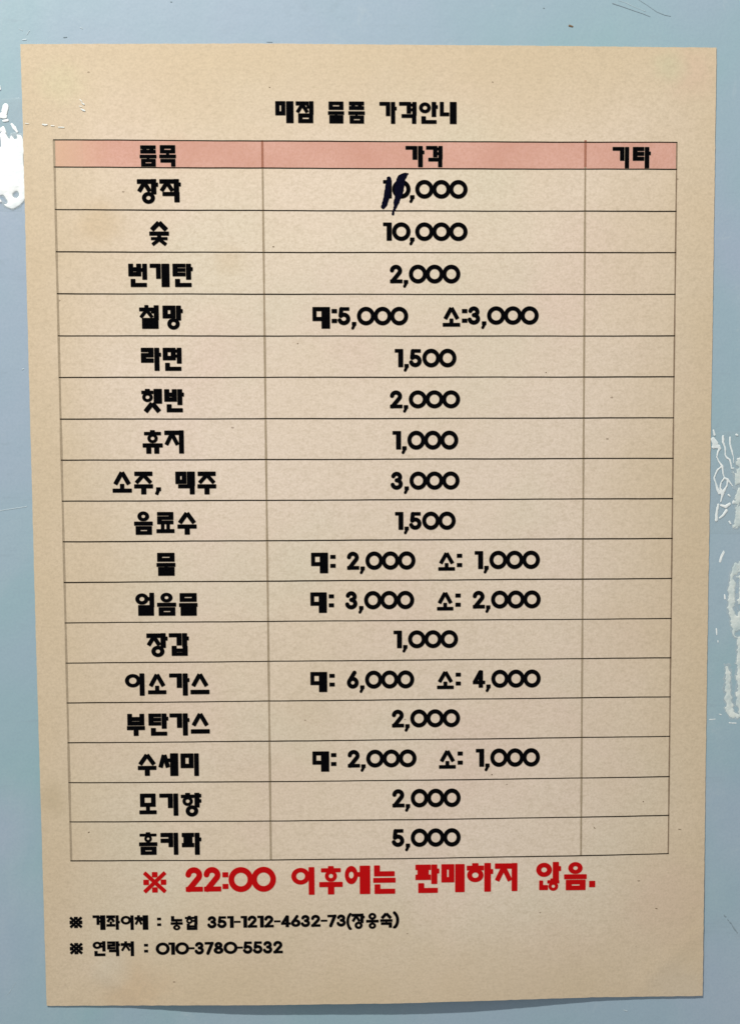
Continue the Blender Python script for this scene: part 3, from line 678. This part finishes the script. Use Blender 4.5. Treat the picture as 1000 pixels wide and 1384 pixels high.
for P in VEINS:
    relief('crease', lambda X, Y, P=P: poly_field(X, Y, [P]) + .55 * vnoise(X, Y, 2.0, 21), (min(p[0] for p in P) - 6, max(p[0] for p in P) + 6, min(p[1] for p in P) - 6, max(p[1] for p in P) + 6), .5, MILK, .00014, .00007, 1.6, tr)
def milky(X, Y):
    f = poly_field(X, Y, [[(1000, 622, 4), (998, 640, 6), (1001, 660, 7), (998, 676, 5)], [(1006, 690, 12), (1002, 702, 9), (992, 711, 2)]])
    f = np.maximum(f, -(np.hypot(X - 995.6, Y - 656) - 2)); f = np.maximum(f, -(np.hypot(X - 997, Y - 632) - 1.6))
    return f + 6 * vnoise(X, Y, 5, 31) + 3.5 * vnoise(X, Y, 2, 32)
relief('tape_haze', lambda X, Y: milky(X, Y) - 2.6, (976, 1050, 606, 726), .8, HAZY, .00010, .00002, 3, tr)
relief('milky_patch', milky, (984, 1050, 612, 720), .8, GLUE, .00013, .00006, 3, tr)

# ---- dried glue below it
pg = at(995., 860.)
gl = empty('glue_residue', pg, label='pale dried tape residue with ragged holes, low on the wall right of the paper', cat='residue')
def glue(X, Y):
    f = poly_field(X, Y, [[(994, 764, 4), (990, 780, 5), (989, 800, 5), (986, 822, 3), (993, 838, 5), (996, 858, 5)], [(1006, 764, 9), (1010, 800, 12), (1010, 850, 14), (1010, 900, 15), (1008, 950, 13), (1004, 962, 7)],
        [(981.5, 902, 2.6), (983, 916, 3.8), (983.5, 938, 4.0), (985, 958, 4.2), (990, 966, 4.4), (997, 968, 3)]])
    for cx, cy, a, b in [(996, 794, 3.6, 11), (993, 780, 2, 3), (998.5, 822, 3, 7), (992, 922, 4, 14), (997, 856, 5, 4.5), (991.5, 908, 2.4, 3), (998, 775, 2.4, 2), (989.8, 946, 2.5, 5)]:
        f = np.maximum(f, -(np.hypot((X - cx) / a, (Y - cy) / b) - 1) * min(a, b))
    return f + 3.4 * vnoise(X, Y, 7, 41) + 3.0 * vnoise(X, Y, 2.6, 42)
relief('residue_haze', lambda X, Y: glue(X, Y) - 2.2, (966, 1030, 744, 990), .8, HAZY, .00001, .00002, 3, gl)
relief('residue_patch', glue, (972, 1030, 750, 984), .8, GLUE, .00004, .00007, 3, gl)
for P in ([(977.5, 745, 1.0), (974, 751, .9), (972.4, 759, 1.6), (975.4, 752, .8), (978, 747, .8)], [(978.6, 804, .8), (979.2, 809, 1.5)], [(967.6, 850, .9), (968, 858, .9)], [(969.6, 866, .9), (969.8, 868, .9)],
          [(958, 972.5, .6), (966, 972, .6)], [(971, 965, .7), (974, 966, .9)], [(985, 977, .8), (994, 977.5, .8)]):
    relief('residue_fleck', lambda X, Y, P=P: poly_field(X, Y, [P]) + .6 * vnoise(X, Y, 2, 51), (min(p[0] for p in P) - 4, max(p[0] for p in P) + 4, min(p[1] for p in P) - 4, max(p[1] for p in P) + 4), .5, MILK, .00004, .00006, 2, gl)

# ---- scratches and dirt in the paint (parts of the wall)
def wall_mark(name, polys, mat, h=.00003, hm=.0001, wob=.3):
    allp = [p for P in polys for p in P]
    relief(name, lambda X, Y: poly_field(X, Y, polys) + wob * vnoise(X, Y, 1.5, 61), (min(p[0] for p in allp) - 4, max(p[0] for p in allp) + 4, min(p[1] for p in allp) - 4, max(p[1] for p in allp) + 4), .4, mat, h, hm, 1.2, wall)
PALE = make_milky('pale_scuff', (.55, .64, .68), (.46, .56, .62), .45, .7)
wall_mark('scratch', [[(827.5, 4.6, .7), (838, 8, .55), (852, 13, .5), (868, 18.4, .45), (878, 22.5, .35)]], HAIR)
wall_mark('scratch', [[(860, -2, .3), (874, 7, .3), (887, 16, .4), (898, 20.4, .5), (906, 22, .35)]], HAIR, wob=.15)
wall_mark('scuff', [[(834, .5, .3), (846, 4, .35), (858, 10, .35), (872, 15.5, .3)]], PALE)
wall_mark('dirt_speck', [[(86.6, 50.5, .8), (90.4, 50.2, .8)]], HAIR)
wall_mark('dirt_speck', [[(734, 10.6, .9), (735, 11, .9)]], HAIR)
wall_mark('dirt_speck', [[(769, 35, 1.5), (773, 36, 1.2)]], FLECK, wob=.8)
wall_mark('dirt_speck', [[(231, 2.5, .7), (232.4, 2.6, .7)]], HAIR)
wall_mark('dirt_speck', [[(361, 59.3 - 2.6, .5), (368, 59.6 - 2.6, .5)]], HAIR)
wall_mark('scuff', [[(26, 39, .4), (31, 41.5, .5)], [(37, 47, .6), (40.5, 41.5, .5)], [(31, 54, .7), (36, 53.6, 1.0)]], PALE)
wall_mark('scuff', [[(109, 37.4, .6), (112, 38.8, .7)]], PALE)
wall_mark('scuff', [[(31, 499.4, 1.0), (32.6, 498.8, .8)]], PALE)
wall_mark('scratch', [[(8, 1346, .2), (13, 1342, .45), (17, 1335, .3), (22, 1328, .1)]], PALE, wob=.5)
wall_mark('scratch', [[(978, 1237, .7), (980, 1239, .7)], [(983, 1243, .7), (988, 1249, .7), (991, 1254.5, .9), (996, 1261, .6)]], HAIR, wob=.9)
wall_mark('scuff', [[(842.6, 1365.4, .7), (847, 1366.6, .8)]], PALE)
wall_mark('scuff', [[(-10, 692, .5), (9, 689, .5), (22, 687, .6), (37, 684.6, .5)]], PALE, wob=.5)
